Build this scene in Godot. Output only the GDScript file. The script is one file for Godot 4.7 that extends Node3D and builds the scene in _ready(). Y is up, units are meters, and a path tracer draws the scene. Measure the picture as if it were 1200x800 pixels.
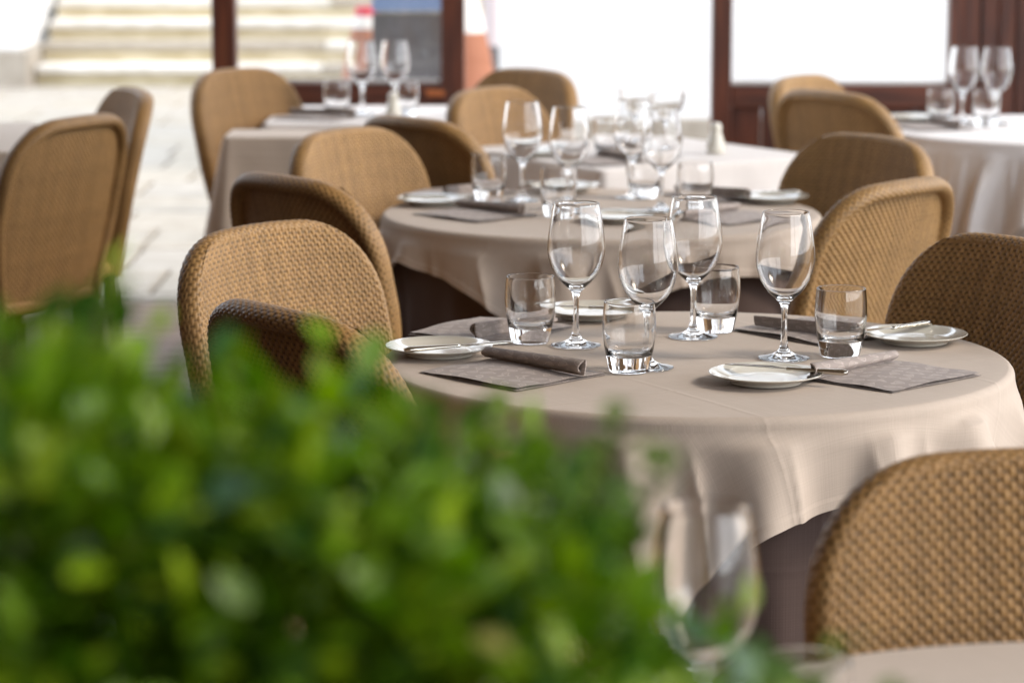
extends Node3D

# ---------------------------------------------------------------- mesh builder
class MB:
	var v := PackedVector3Array()
	var uv := PackedVector2Array()
	var c := PackedColorArray()
	var ix := PackedInt32Array()
	var n := PackedVector3Array()   # filled only where normals are known
	func vert(p: Vector3, t := Vector2.ZERO, col := Color.WHITE) -> int:
		v.append(p); uv.append(t); c.append(col)
		return v.size() - 1
	func tri(a: int, b: int, d: int) -> void:      # counter-clockwise seen from outside
		ix.append(a); ix.append(d); ix.append(b)
	func quad(a: int, b: int, d: int, e: int) -> void:
		tri(a, b, d); tri(a, d, e)
	func face(pts: Array, col := Color.WHITE) -> void:
		var k := v.size()
		for p in pts:
			vert(p, Vector2(p.x + p.z, p.y), col)
		for i in range(1, pts.size() - 1):
			tri(k, k + i, k + i + 1)
	func box(at: Vector3, size: Vector3, bev := 0.004, b := Basis(), col := Color.WHITE) -> void:
		var h := size * 0.5
		var e := minf(bev, minf(h.x, minf(h.y, h.z)) * 0.9)
		for ax in 3:
			for s in [-1.0, 1.0]:
				var u := (ax + 1) % 3
				var w := (ax + 2) % 3
				var pts := []
				for q in [[-1, -1], [1, -1], [1, 1], [-1, 1]]:
					var p := Vector3.ZERO
					p[ax] = s * h[ax]; p[u] = q[0] * (h[u] - e); p[w] = q[1] * (h[w] - e)
					pts.append(at + b * p)
				if s < 0: pts.reverse()
				face(pts, col)
				# edges along axis u (between ax and w)
				for t in [-1.0, 1.0]:
					var a := Vector3.ZERO
					var d := Vector3.ZERO
					a[ax] = s * h[ax]; a[w] = t * (h[w] - e)
					d[ax] = s * (h[ax] - e); d[w] = t * h[w]
					var p0 := a; var p1 := a; var p2 := d; var p3 := d
					p0[u] = -(h[u] - e); p1[u] = h[u] - e; p2[u] = h[u] - e; p3[u] = -(h[u] - e)
					var pe := [at + b * p0, at + b * p1, at + b * p2, at + b * p3]
					if s * t < 0: pe.reverse()
					face(pe, col)
		for sx in [-1.0, 1.0]:
			for sy in [-1.0, 1.0]:
				for sz in [-1.0, 1.0]:
					var pc := [at + b * Vector3(sx * h.x, sy * (h.y - e), sz * (h.z - e)), at + b * Vector3(sx * (h.x - e), sy * h.y, sz * (h.z - e)), at + b * Vector3(sx * (h.x - e), sy * (h.y - e), sz * h.z)]
					if sx * sy * sz < 0: pc.reverse()
					face(pc, col)
	func tube(path: Array, radii: Array, seg := 12, col := Color.WHITE) -> void:
		var k := v.size()
		var up := Vector3(0.31, 0.2, 0.93).normalized()
		for i in path.size():
			var t: Vector3 = (path[mini(i + 1, path.size() - 1)] - path[maxi(i - 1, 0)]).normalized()
			var x := t.cross(up).normalized()
			var y := x.cross(t).normalized()
			up = y
			for j in seg:
				var a := TAU * j / seg
				vert(path[i] + (x * cos(a) + y * sin(a)) * radii[i], Vector2(float(j) / seg, float(i)), col)
		for i in path.size() - 1:
			for j in seg:
				var j2 := (j + 1) % seg
				quad(k + i * seg + j, k + i * seg + j2, k + (i + 1) * seg + j2, k + (i + 1) * seg + j)
		var c0 := vert(path[0], Vector2.ZERO, col)
		var c1 := vert(path[-1], Vector2.ZERO, col)
		for j in seg:
			var j2 := (j + 1) % seg
			tri(c0, k + j2, k + j)
			tri(c1, k + (path.size() - 1) * seg + j, k + (path.size() - 1) * seg + j2)
	func grid(k: int, nu: int, nv: int, flip := false) -> void:   # nu x nv vertices already added from index k, u fastest
		for j in nv - 1:
			for i in nu - 1:
				var a := k + j * nu + i
				if flip: quad(a, a + nu, a + nu + 1, a + 1)
				else: quad(a, a + 1, a + nu + 1, a + nu)
	func mesh() -> ArrayMesh:
		var arr := []
		arr.resize(Mesh.ARRAY_MAX)
		if n.size() != v.size():
			n = PackedVector3Array()
			n.resize(v.size())
			for t in range(0, ix.size(), 3):
				var a := ix[t]; var d := ix[t + 1]; var b := ix[t + 2]
				var f := (v[b] - v[a]).cross(v[d] - v[a])
				n[a] += f; n[b] += f; n[d] += f
			for i in n.size():
				n[i] = n[i].normalized()
		arr[Mesh.ARRAY_VERTEX] = v
		arr[Mesh.ARRAY_NORMAL] = n
		arr[Mesh.ARRAY_TEX_UV] = uv
		arr[Mesh.ARRAY_COLOR] = c
		arr[Mesh.ARRAY_INDEX] = ix
		var m := ArrayMesh.new()
		m.add_surface_from_arrays(Mesh.PRIMITIVE_TRIANGLES, arr)
		return m

# ---------------------------------------------------------------- naming and tagging
var used := {}
var M := {}
var rng := RandomNumberGenerator.new()

func adopt(o: Node3D, called: String, parent: Node) -> void:
	var key := str(parent.get_instance_id()) + called
	var k: int = used.get(key, 0)
	used[key] = k + 1
	o.name = called if k == 0 else "%s_%03d" % [called, k]
	parent.add_child(o, true)

func part(called: String, shape: Variant, mat: Material, parent: Node = self) -> MeshInstance3D:
	var o := MeshInstance3D.new()
	o.mesh = shape.mesh() if shape is MB else shape
	o.material_override = mat
	adopt(o, called, parent)
	return o

func tag(o: Node, label: String, category: String, group := "") -> void:
	o.set_meta("label", label)
	o.set_meta("category", category)
	if group: o.set_meta("group", group)

func structure(o: Node, label := "") -> void:
	o.set_meta("kind", "structure")
	if label: o.set_meta("label", label)

func thing(called: String, label: String, category: String, at := Vector3.ZERO, turn := 0.0, group := "") -> Node3D:
	var o := Node3D.new()
	adopt(o, called, self)
	o.position = at
	o.rotation.y = turn
	tag(o, label, category, group)
	return o

func copy_of(src: Node3D, called: String, label: String, category: String, at: Vector3, turn := 0.0, group := "") -> Node3D:
	var o: Node3D = src.duplicate()
	adopt(o, called, self)
	o.position = at
	o.rotation = Vector3(0, turn, 0)
	tag(o, label, category, group)
	return o

# ---------------------------------------------------------------- materials
func lin(r: float, g: float, b: float) -> Color:
	return Color(r, g, b).linear_to_srgb()

func mat(called: String, col: Color, rough := 0.7, metal := 0.0) -> StandardMaterial3D:
	var m := StandardMaterial3D.new()
	m.resource_name = called
	m.albedo_color = col
	m.roughness = rough
	m.metallic = metal
	M[called] = m
	return m

func noise_tex(freq: float, a: Color, b: Color, seed_ := 1, size := 512, octaves := 4, normal := false, bump := 4.0) -> NoiseTexture2D:
	var f := FastNoiseLite.new()
	f.seed = seed_
	f.frequency = freq
	f.fractal_octaves = octaves
	f.noise_type = FastNoiseLite.TYPE_SIMPLEX_SMOOTH
	var t := NoiseTexture2D.new()
	t.width = size; t.height = size
	t.seamless = true
	t.noise = f
	if normal:
		t.as_normal_map = true
		t.bump_strength = bump
	else:
		var g := Gradient.new()
		g.set_color(0, a); g.set_color(1, b)
		t.color_ramp = g
	return t

func tex_from(size: int, fn: Callable) -> ImageTexture:     # fn(x, y) -> Color, byte texture
	var data := PackedByteArray()
	data.resize(size * size * 3)
	var k := 0
	for y in size:
		for x in size:
			var c: Color = fn.call(x, y)
			data[k] = int(clampf(c.r, 0, 1) * 255.0); data[k + 1] = int(clampf(c.g, 0, 1) * 255.0); data[k + 2] = int(clampf(c.b, 0, 1) * 255.0)
			k += 3
	return ImageTexture.create_from_image(Image.create_from_data(size, size, false, Image.FORMAT_RGB8, data))

func make_materials() -> void:
	# linen: slubby threads both ways
	var warp := PackedFloat32Array()
	var weft := PackedFloat32Array()
	for i in 512:
		warp.append(rng.randf_range(-1, 1)); weft.append(rng.randf_range(-1, 1))
	var fn := FastNoiseLite.new()
	fn.seed = 5; fn.frequency = 0.02
	var linen := tex_from(512, func(x: int, y: int) -> Color:
		var a := warp[x] * (0.6 + 0.8 * fn.get_noise_2d(x * 9.0, y * 0.8)) + weft[y] * (0.6 + 0.8 * fn.get_noise_2d(x * 0.8, y * 9.0 + 400.0))
		var g := 0.95 + 0.016 * a
		return Color(g, g, g))
	var linen_height := tex_from(512, func(x: int, y: int) -> Color:
		var a := 0.035 * warp[x] + 0.035 * weft[y]
		var cx := exp(-pow((x - 250.0) / 5.0, 2.0)) + exp(-pow((y - 210.0) / 5.0, 2.0))
		var g := 0.35 + a * 0.8 + 0.42 * minf(cx, 1.0) * (0.7 + 0.5 * fn.get_noise_2d(x * 1.5, y * 1.5))
		return Color(g, g, g))
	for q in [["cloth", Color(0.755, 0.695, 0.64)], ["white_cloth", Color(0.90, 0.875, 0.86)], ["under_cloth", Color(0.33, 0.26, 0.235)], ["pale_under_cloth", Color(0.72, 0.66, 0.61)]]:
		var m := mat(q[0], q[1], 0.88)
		m.albedo_texture = linen
		m.uv1_scale = Vector3(2.4, 2.4, 1)
		m.heightmap_enabled = true
		m.heightmap_scale = 0.16
		m.heightmap_texture = linen_height
		m.uv1_triplanar = false
		m.normal_enabled = true
		m.normal_texture = noise_tex(0.006, Color.BLACK, Color.WHITE, 11, 512, 3, true, 3.0)
		m.normal_scale = 0.35
		m.rim_enabled = true
		m.rim = 0.25
		m.rim_tint = 0.6
		m.backlight_enabled = true
		m.backlight = Color(0.16, 0.145, 0.13)
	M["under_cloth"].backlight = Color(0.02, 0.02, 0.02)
	# damask napkin
	var fd := FastNoiseLite.new()
	fd.seed = 21; fd.frequency = 0.018; fd.domain_warp_enabled = true; fd.domain_warp_amplitude = 40.0; fd.domain_warp_frequency = 0.012
	var damask := tex_from(384, func(x: int, y: int) -> Color:
		var px := (x % 192) / 192.0 * TAU
		var py := (y % 192) / 192.0 * TAU
		var a := sin(px + 1.4 * sin(py * 2.0)) * cos(py + 1.2 * sin(px * 2.0)) + 0.5 * sin(3.0 * px + 2.0 * cos(py)) * sin(2.0 * py + 1.5 * sin(px)) + 0.25 * fd.get_noise_2d(x, y)
		var s := smoothstep(0.16, 0.24, a) * (1.0 - smoothstep(0.52, 0.6, a)) + smoothstep(0.72, 0.8, a) * 0.7
		var g := 0.78 + 0.14 * s + 0.01 * float((x + y) % 3)
		return Color(g, g, g))
	var nap := mat("napkin", Color(0.72, 0.665, 0.635), 0.75)
	nap.albedo_texture = damask
	nap.uv1_scale = Vector3(1.2, 1.2, 1)
	nap.rim_enabled = true; nap.rim = 0.3
	# rattan: strand to strand tone comes with the vertices
	var rat := mat("rattan", Color(1, 1, 1), 0.52)
	rat.vertex_color_use_as_albedo = true
	rat.metallic_specular = 0.45
	for q in [["rattan_worn", Color(1.0, 0.985, 0.96)], ["rattan_dark", Color(0.94, 0.925, 0.90)]]:
		var r2: StandardMaterial3D = rat.duplicate()
		r2.albedo_color = q[1]
		M[q[0]] = r2
	var wick := tex_from(128, func(x: int, y: int) -> Color:
		var a := sin(x / 128.0 * TAU * 4.0); var b := sin(y / 128.0 * TAU * 4.0)
		var g := 0.5 + 0.5 * a * b
		return Color(g, g, g))
	var rs := mat("rattan_side", Color(0.60, 0.43, 0.25), 0.55)
	rs.heightmap_enabled = true; rs.heightmap_texture = wick; rs.heightmap_scale = 0.4
	rs.uv1_triplanar = true; rs.uv1_scale = Vector3(16, 16, 16)
	var lw := mat("leg_wood", Color(0.17, 0.11, 0.07), 0.45)
	lw.albedo_texture = noise_tex(0.03, Color(0.7, 0.7, 0.7), Color(1, 1, 1), 9, 128)
	lw.uv1_triplanar = true; lw.uv1_scale = Vector3(20, 2, 20)
	# glass
	var gl := mat("glass", Color(1, 1, 1, 0.0), 0.0)
	gl.refraction_enabled = true
	gl.refraction_scale = 0.05
	gl.transparency = BaseMaterial3D.TRANSPARENCY_ALPHA
	var pane := mat("pane", Color(1, 1, 1, 0.04), 0.02)
	pane.transparency = BaseMaterial3D.TRANSPARENCY_ALPHA
	var por := mat("porcelain", Color(0.83, 0.815, 0.77), 0.14)
	por.clearcoat_enabled = true; por.clearcoat = 0.6; por.clearcoat_roughness = 0.04
	mat("steel", Color(0.80, 0.775, 0.73), 0.14, 1.0)
	# timber
	var grain := noise_tex(0.012, Color(0.55, 0.5, 0.5), Color(1.15, 1.05, 1.0), 31, 512, 5)
	var wd := mat("dark_timber", Color(0.41, 0.225, 0.135), 0.42)
	wd.albedo_texture = grain
	wd.uv1_triplanar = true; wd.uv1_scale = Vector3(5, 0.35, 5)
	var wh := mat("dark_timber_across", Color(0.41, 0.225, 0.135), 0.42)
	wh.albedo_texture = grain
	wh.uv1_triplanar = true; wh.uv1_scale = Vector3(0.35, 5, 5)
	var dk := mat("deck", Color(0.47, 0.42, 0.36), 0.75)
	dk.albedo_texture = grain
	dk.uv1_triplanar = true; dk.uv1_scale = Vector3(0.4, 4, 6)
	# stone and plaster
	var st := mat("stone", Color(0.90, 0.88, 0.85), 0.9)
	st.albedo_texture = noise_tex(0.01, Color(0.86, 0.85, 0.83), Color(1, 1, 1), 41, 512, 5)
	st.uv1_triplanar = true; st.uv1_world_triplanar = true; st.uv1_scale = Vector3(0.9, 0.9, 0.9)
	var st2 := mat("stone_warm", Color(0.68, 0.64, 0.585), 0.9)
	st2.albedo_texture = noise_tex(0.014, Color(0.86, 0.85, 0.83), Color(1, 1, 1), 42, 512, 5)
	st2.uv1_triplanar = true; st2.uv1_world_triplanar = true; st2.uv1_scale = Vector3(0.8, 0.8, 0.8)
	var st3 := mat("stone_grey", Color(0.68, 0.645, 0.60), 0.9)
	st3.albedo_texture = noise_tex(0.014, Color(0.86, 0.85, 0.83), Color(1, 1, 1), 43, 512, 5)
	st3.uv1_triplanar = true; st3.uv1_world_triplanar = true; st3.uv1_scale = Vector3(0.8, 0.8, 0.8)
	var sr := mat("stained_stone", Color(0.86, 0.81, 0.71), 0.95)
	sr.albedo_texture = noise_tex(0.02, Color(0.80, 0.77, 0.68), Color(1, 1, 0.98), 44, 512, 5)
	sr.uv1_triplanar = true; sr.uv1_world_triplanar = true; sr.uv1_scale = Vector3(0.35, 0.9, 0.9)
	var bed := mat("mortar", Color(0.66, 0.62, 0.565), 0.95)
	bed.albedo_texture = noise_tex(0.03, Color(0.8, 0.8, 0.8), Color(1, 1, 1), 45, 256)
	bed.uv1_triplanar = true; bed.uv1_world_triplanar = true
	var pl := mat("plaster", Color(0.94, 0.94, 0.94), 0.92)
	pl.albedo_texture = noise_tex(0.008, Color(0.93, 0.93, 0.93), Color(1, 1, 1), 46, 512, 5)
	pl.uv1_triplanar = true; pl.uv1_world_triplanar = true; pl.uv1_scale = Vector3(0.5, 0.5, 0.5)
	mat("canvas", Color(0.52, 0.44, 0.35), 0.9)
	M["canvas"].backlight_enabled = true
	M["canvas"].backlight = Color(0.26, 0.235, 0.20)
	mat("board_grey", Color(0.30, 0.29, 0.30), 0.6)
	mat("board_blue", Color(0.46, 0.56, 0.72), 0.5)
	mat("bead", Color(0.80, 0.78, 0.76), 0.3, 0.6)
	mat("brass", Color(0.75, 0.45, 0.28), 0.3, 0.8)
	mat("orange", Color(0.64, 0.41, 0.30), 0.7)
	mat("cone_red", Color(0.80, 0.22, 0.28), 0.6)
	mat("cone_white", Color(0.9, 0.88, 0.85), 0.5)
	mat("rubber", Color(0.08, 0.08, 0.085), 0.8)
	mat("pipe_grey", Color(0.78, 0.74, 0.75), 0.5)
	mat("terracotta", Color(0.28, 0.19, 0.145), 0.85)
	mat("soil", Color(0.16, 0.12, 0.09), 1.0)
	var leaf := mat("leaf", Color(1, 1, 1), 0.38)
	leaf.vertex_color_use_as_albedo = true
	leaf.backlight_enabled = true
	leaf.backlight = Color(0.75, 0.85, 0.20)
	mat("twig", Color(0.30, 0.24, 0.14), 0.85)

# ---------------------------------------------------------------- helpers for shapes
func spline(ctrl: Array, per := 6) -> PackedVector2Array:
	var out := PackedVector2Array()
	for i in ctrl.size() - 1:
		var a: Vector2 = ctrl[maxi(i - 1, 0)]
		var b: Vector2 = ctrl[i]
		var c: Vector2 = ctrl[i + 1]
		var d: Vector2 = ctrl[mini(i + 2, ctrl.size() - 1)]
		for k in per:
			var t := float(k) / per
			# limit tangents so that close points do not overshoot
			var m1 := (c - a) * 0.5
			var m2 := (d - b) * 0.5
			var L := (c - b).length()
			m1 = m1.limit_length(L * 1.2); m2 = m2.limit_length(L * 1.2)
			var t2 := t * t
			var t3 := t2 * t
			out.append(b * (2 * t3 - 3 * t2 + 1) + m1 * (t3 - 2 * t2 + t) + c * (-2 * t3 + 3 * t2) + m2 * (t3 - t2))
	out.append(ctrl[-1])
	for i in out.size():
		out[i].x = maxf(out[i].x, 0.0)
	return out

func lathe(prof: PackedVector2Array, from: int, to: int, seg := 48, col := Color.WHITE) -> MB:
	# profile runs from the axis at the bottom, up the outside (and down the inside); normals follow the profile
	var mb := MB.new()
	for i in range(from, to + 1):
		var t := prof[mini(i + 1, prof.size() - 1)] - prof[maxi(i - 1, 0)]
		var nn := Vector2(t.y, -t.x).normalized()
		if prof[i].x < 1e-5: nn = Vector2(0, signf(nn.y))
		for j in seg:
			var a := TAU * j / seg
			mb.vert(Vector3(prof[i].x * cos(a), prof[i].y, -prof[i].x * sin(a)), Vector2(float(j) / seg, float(i) / prof.size()), col)
			mb.n.append(Vector3(nn.x * cos(a), nn.y, -nn.x * sin(a)))
	for i in to - from:
		for j in seg:
			var j2 := (j + 1) % seg
			mb.quad(i * seg + j, i * seg + j2, (i + 1) * seg + j2, (i + 1) * seg + j)
	return mb

# ---------------------------------------------------------------- the woven chair
const PU := 0.0071   # strand pitch across
const PV := 0.0068   # and along
func weave(u: float, v: float, ph: float) -> Vector2:   # (height, tone)
	var iu := floorf(u / PU)
	var jv := floorf(v / PV)
	var du := (u / PU - iu) * 2.0 - 1.0
	var dv := (v / PV - jv) * 2.0 - 1.0
	var par := 1.0 if (int(iu) + int(jv) + 1000) % 2 == 0 else -1.0
	var ripple := cos(dv * PI * 0.5)
	var h1 := sqrt(maxf(0.0, 1.0 - du * du * 0.985)) * 0.0024 + par * ripple * 0.0012 + 0.0003
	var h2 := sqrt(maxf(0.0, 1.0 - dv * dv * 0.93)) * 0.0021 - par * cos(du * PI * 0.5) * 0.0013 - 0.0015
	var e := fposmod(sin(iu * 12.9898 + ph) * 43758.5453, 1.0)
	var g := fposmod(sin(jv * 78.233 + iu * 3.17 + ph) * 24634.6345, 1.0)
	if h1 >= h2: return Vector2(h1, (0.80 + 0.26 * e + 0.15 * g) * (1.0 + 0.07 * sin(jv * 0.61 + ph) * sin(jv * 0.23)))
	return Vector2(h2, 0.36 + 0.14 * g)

const BV := 0.45     # length of the back
const RC := 0.145    # its corner radius
const WM := 0.232    # half its width
func half_width(v: float) -> float:
	var w := WM - 0.036 + 0.036 * smoothstep(0.0, 0.24, v)
	var t := clampf((v - (BV - RC)) / RC, 0.0, 1.0)
	return w - RC * (1.0 - pow(maxf(0.0, 1.0 - pow(t, 2.3)), 1.0 / 2.3))

func back_at(u: float, v: float) -> Vector3:
	var k := u / 0.23
	var lean := 0.18 * v + 0.10 * v * v
	v += 0.016 * (1.0 - k * k) * pow(clampf(v / BV, 0.0, 1.1), 3.0) - 0.006
	return Vector3(u * (1.0 - 0.03 * k * k), 0.432 + v * 0.985, -0.205 - lean + 0.040 * k * k)

func back_frame(u: float, v: float) -> Array:   # [point, normal towards the sitter]
	var p := back_at(u, v)
	var a := back_at(u + 0.002, v) - p
	var b := back_at(u, v + 0.002) - p
	return [p, a.cross(b).normalized()]

func make_panel(front: bool) -> ArrayMesh:
	var mb := MB.new()
	var nu := 292
	var nv := 306
	var off := 0.016 if front else -0.004
	var sgn := 1.0 if front else -1.0
	var base := Color(0.345, 0.200, 0.076)
	var ph := 1.7 if front else 4.1
	for j in nv:
		var v := (BV - 0.012) * j / (nv - 1.0)
		var w := half_width(v) - 0.012
		if w < 0.01: w = 0.01
		for i in nu:
			var u := w * (2.0 * i / (nu - 1.0) - 1.0)
			var f := back_frame(u, v)
			var h := weave(u + 1.0, v + 0.003, ph)
			# the front pad rolls over into the rim at its border
			var edge := clampf((w - absf(u)) / 0.035, 0.0, 1.0)
			var top := clampf((BV - 0.012 - v) / 0.035, 0.0, 1.0)
			var fall := (1.0 - sqrt(1.0 - pow(1.0 - minf(edge, top), 2.0))) * (0.002 if front else 0.0)
			var p: Vector3 = f[0] + f[1] * (off - fall + sgn * h.x)
			mb.vert(p, Vector2(u, v), base * h.y)
	mb.grid(0, nu, nv, not front)
	return mb.mesh()

func make_rim() -> ArrayMesh:
	# the outline of the back, from the seat on one side over the top to the other side
	var pts: PackedVector2Array = []
	for i in 60: pts.append(Vector2(-half_width((BV - RC) * i / 60.0), (BV - RC) * i / 60.0))
	for q in 2:
		for i in 51:
			var a := PI * 0.5 * i / 50.0 if q == 1 else PI * 0.5 * (1.0 - i / 50.0)
			var cx := WM - RC + pow(absf(cos(a if q == 0 else PI * 0.5 - a)), 2.0 / 2.3) * RC if q == 1 else WM - RC + pow(absf(sin(a)), 2.0 / 2.3) * RC
			var cy := BV - RC + (pow(absf(cos(a)), 2.0 / 2.3) * RC)
			pts.append(Vector2(-cx if q == 0 else cx, cy))
	for i in range(59, -1, -1): pts.append(Vector2(half_width((BV - RC) * i / 60.0), (BV - RC) * i / 60.0))
	# resample evenly
	var path := PackedVector2Array([pts[0]])
	var step := 0.0020
	var left := step
	for i in pts.size() - 1:
		var a := pts[i]
		var b := pts[i + 1]
		var L := a.distance_to(b)
		while left <= L:
			path.append(a.lerp(b, left / L))
			left += step
		left -= L
	var mb := MB.new()
	var seg := 72
	var base := Color(0.345, 0.200, 0.076)
	for i in path.size():
		var t := (path[mini(i + 3, path.size() - 1)] - path[maxi(i - 3, 0)]).normalized()
		var out2 := Vector2(-t.y, t.x)           # outwards in the plane of the back
		var q := path[i] - out2 * 0.0135
		var f := back_frame(q.x, q.y)
		var fo := (back_at(q.x + out2.x * 0.004, q.y + out2.y * 0.004) - f[0]).normalized() as Vector3
		var s := i * step
		for j in seg:
			var a := TAU * j / seg
			var du := a * 0.0215
			var h := weave(du + 0.35 * fposmod(s, PV * 400.0) * 0.0 + 3.0, s * 0.86, 2.3)
			var r := 1.0 + h.x / 0.032
			var p: Vector3 = f[0] + fo * (cos(a) * 0.0132 * r) + f[1] * (sin(a) * 0.0195 * r - 0.004)
			mb.vert(p, Vector2(a, s), base * h.y)
	for i in path.size() - 1:
		for j in seg:
			var j2 := (j + 1) % seg
			mb.quad(i * seg + j, (i + 1) * seg + j, (i + 1) * seg + j2, i * seg + j2)
	return mb.mesh()

func make_seat() -> ArrayMesh:
	var mb := MB.new()
	var seg := 160
	var ring := [[0.0, 0.468], [0.30, 0.469], [0.62, 0.469], [0.86, 0.468], [0.95, 0.465], [0.985, 0.459], [1.0, 0.449], [0.995, 0.437], [0.985, 0.430], [0.96, 0.426], [0.0, 0.426]]
	for k in ring.size():
		for j in seg:
			var a := TAU * j / seg
			var x := signf(cos(a)) * pow(absf(cos(a)), 2.0 / 4.5) * 0.222
			var z := signf(sin(a)) * pow(absf(sin(a)), 2.0 / 4.5) * 0.215
			mb.vert(Vector3(x * ring[k][0], ring[k][1], z * ring[k][0]), Vector2(x, z))
	for k in ring.size() - 1:
		for j in seg:
			var j2 := (j + 1) % seg
			mb.quad(k * seg + j, (k + 1) * seg + j, (k + 1) * seg + j2, k * seg + j2)
	return mb.mesh()

var chair0: Node3D
func place_chair(x: float, z: float, fx: float, fz: float, label: String, group: String) -> Node3D:
	# (x, z): where the top of the back is; (fx, fz): the way it faces
	var d := Vector2(fx, fz).normalized()
	var at := Vector3(x + d.x * 0.30, 0, z + d.y * 0.30)
	var turn := atan2(d.x, d.y)
	if chair0 == null:
		chair0 = thing("wicker_chair", label, "chair", at, turn, group)
		part("backrest", make_panel(true), M.rattan, chair0)
		part("back_panel", make_panel(false), M.rattan, chair0)
		part("back_rim", make_rim(), M.rattan, chair0)
		part("seat", make_seat(), M.rattan_side, chair0)
		for sx in [-1, 1]:
			for sz in [-1, 1]:
				var mb := MB.new()
				var a := Vector3(sx * 0.185, 0.43, sz * 0.175)
				var b := Vector3(sx * 0.205, 0.0, sz * 0.205)
				mb.tube([a, a.lerp(b, 0.5), b], [0.0185, 0.0165, 0.0135], 14)
				part("leg", mb, M.leg_wood, chair0)
		return chair0
	var o := copy_of(chair0, "wicker_chair", label, "chair", at, turn, group)
	var tone: StandardMaterial3D = [M.rattan, M.rattan_worn, M.rattan_dark][rng.randi() % 3]
	for q in o.get_children():
		if q.material_override == M.rattan: q.material_override = tone
	return o

# ---------------------------------------------------------------- cloth: a square of linen hanging from a round table in folds
func drape(side: float, R: float, seed_: float, depth := 1.0, waves := 16.0) -> ArrayMesh:
	var mb := MB.new()
	var seg := 640
	var e := 0.013
	var top := 0.744
	var disc := [0.0, 0.12, 0.24, 0.33, 0.39, 0.42]
	var rings := 44
	var nr := disc.size() + 5 + rings
	var out := []
	for j in seg:
		var a := TAU * j / seg
		var dir := Vector2(cos(a), sin(a))
		var reach := side * 0.5 / maxf(absf(dir.x), absf(dir.y))
		# corners of the square are a little rounded
		reach = minf(reach, side * 0.5 * 1.31)
		var drop := reach - R
		var ph := waves * a + PI * 0.5 + 0.75 * sin(4.0 * a + seed_ * 0.0) + 0.55 * sin(a * 3.0 + seed_) * sin(2.0 * a) * sin(2.0 * a + PI * 0.5) * 2.0 + 0.35 * sin(8.0 * a)
		var amp := (0.72 + 0.22 * sin(a * 2.0 + seed_ * 1.7) + 0.24 * sin(a * 5.0 + seed_ * 0.6 + 1.0)) * depth
		var ridge := pow(0.5 + 0.5 * sin(ph), 1.35)
		var sub := 0.5 + 0.5 * sin(ph * 2.0 + 1.0 + seed_)
		for k in disc.size():
			out.append([a, disc[k], top + 0.0006 * sin(a * 3.0 + disc[k] * 20.0), disc[k]])
		for k in 5:
			var t := (k + 0.5) / 5.0 * PI * 0.5
			out.append([a, R - e + e * sin(t), top - e + e * cos(t), R - e + e * t])
		var r0 := R
		var y := top - e
		var ds := drop / rings
		var rp := 0.0
		for k in rings:
			var s := ds * (k + 1)
			var A := 0.082 * 16.0 / waves * (1.0 - exp(-s / 0.16)) * smoothstep(0.0, 0.035, s)
			var r := A * amp * ridge + 0.010 * amp * sub * smoothstep(0.02, 0.2, s) + 0.004 * smoothstep(0.0, 0.03, s)
			r += 0.013 * smoothstep(0.008, 0.11, s) * pow(1.0 - absf(sin(ph * 0.75 + 5.0 * s + seed_)), 3.0)
			var dr := clampf(r - rp, -ds * 0.9, ds * 0.9)
			r = rp + dr
			y -= sqrt(ds * ds - dr * dr)
			rp = r
			var tw := 0.42 * s * sin(a * 3.0 + seed_ * 2.0) + 0.10 * s * sin(a * 7.0 + seed_)
			out.append([a + tw, R + r + (0.0016 if s > drop - 0.014 else 0.0), y, R + s])
	for k in nr:
		for j in seg + 1:
			var q: Array = out[(j % seg) * nr + k]
			var a0 := TAU * j / seg
			mb.vert(Vector3(q[1] * cos(q[0]), q[2], q[1] * sin(q[0])), Vector2(q[3] * cos(a0), q[3] * sin(a0)))
	for k in nr - 1:
		for j in seg:
			var i0 := k * (seg + 1) + j
			mb.quad(i0, i0 + 1, i0 + seg + 2, i0 + seg + 1)
	# one normal for both sides of the seam
	var m := mb.mesh()
	return m

func round_under(R: float, folds: int, seed_: int) -> ArrayMesh:
	var mb := MB.new()
	var seg := 220
	var rings := 26
	for k in rings:
		var t := k / (rings - 1.0)
		for j in seg:
			var a := TAU * j / seg
			var w := sin(a * folds + 1.3 * sin(a * 3.0 + seed_)) * 0.65 + sin(a * (folds * 2 - 3) + seed_) * 0.35
			var r := R - 0.022 + w * 0.020 * smoothstep(0.0, 0.7, t) - 0.015 * t
			mb.vert(Vector3(r * cos(a), 0.7405 - t * 0.7335, -r * sin(a)), Vector2(a * R / 1.2, t * 0.73 / 1.2))
	for k in rings - 1:
		for j in seg:
			var j2 := (j + 1) % seg
			mb.quad((k + 1) * seg + j, (k + 1) * seg + j2, k * seg + j2, k * seg + j)
	return mb.mesh()

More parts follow.
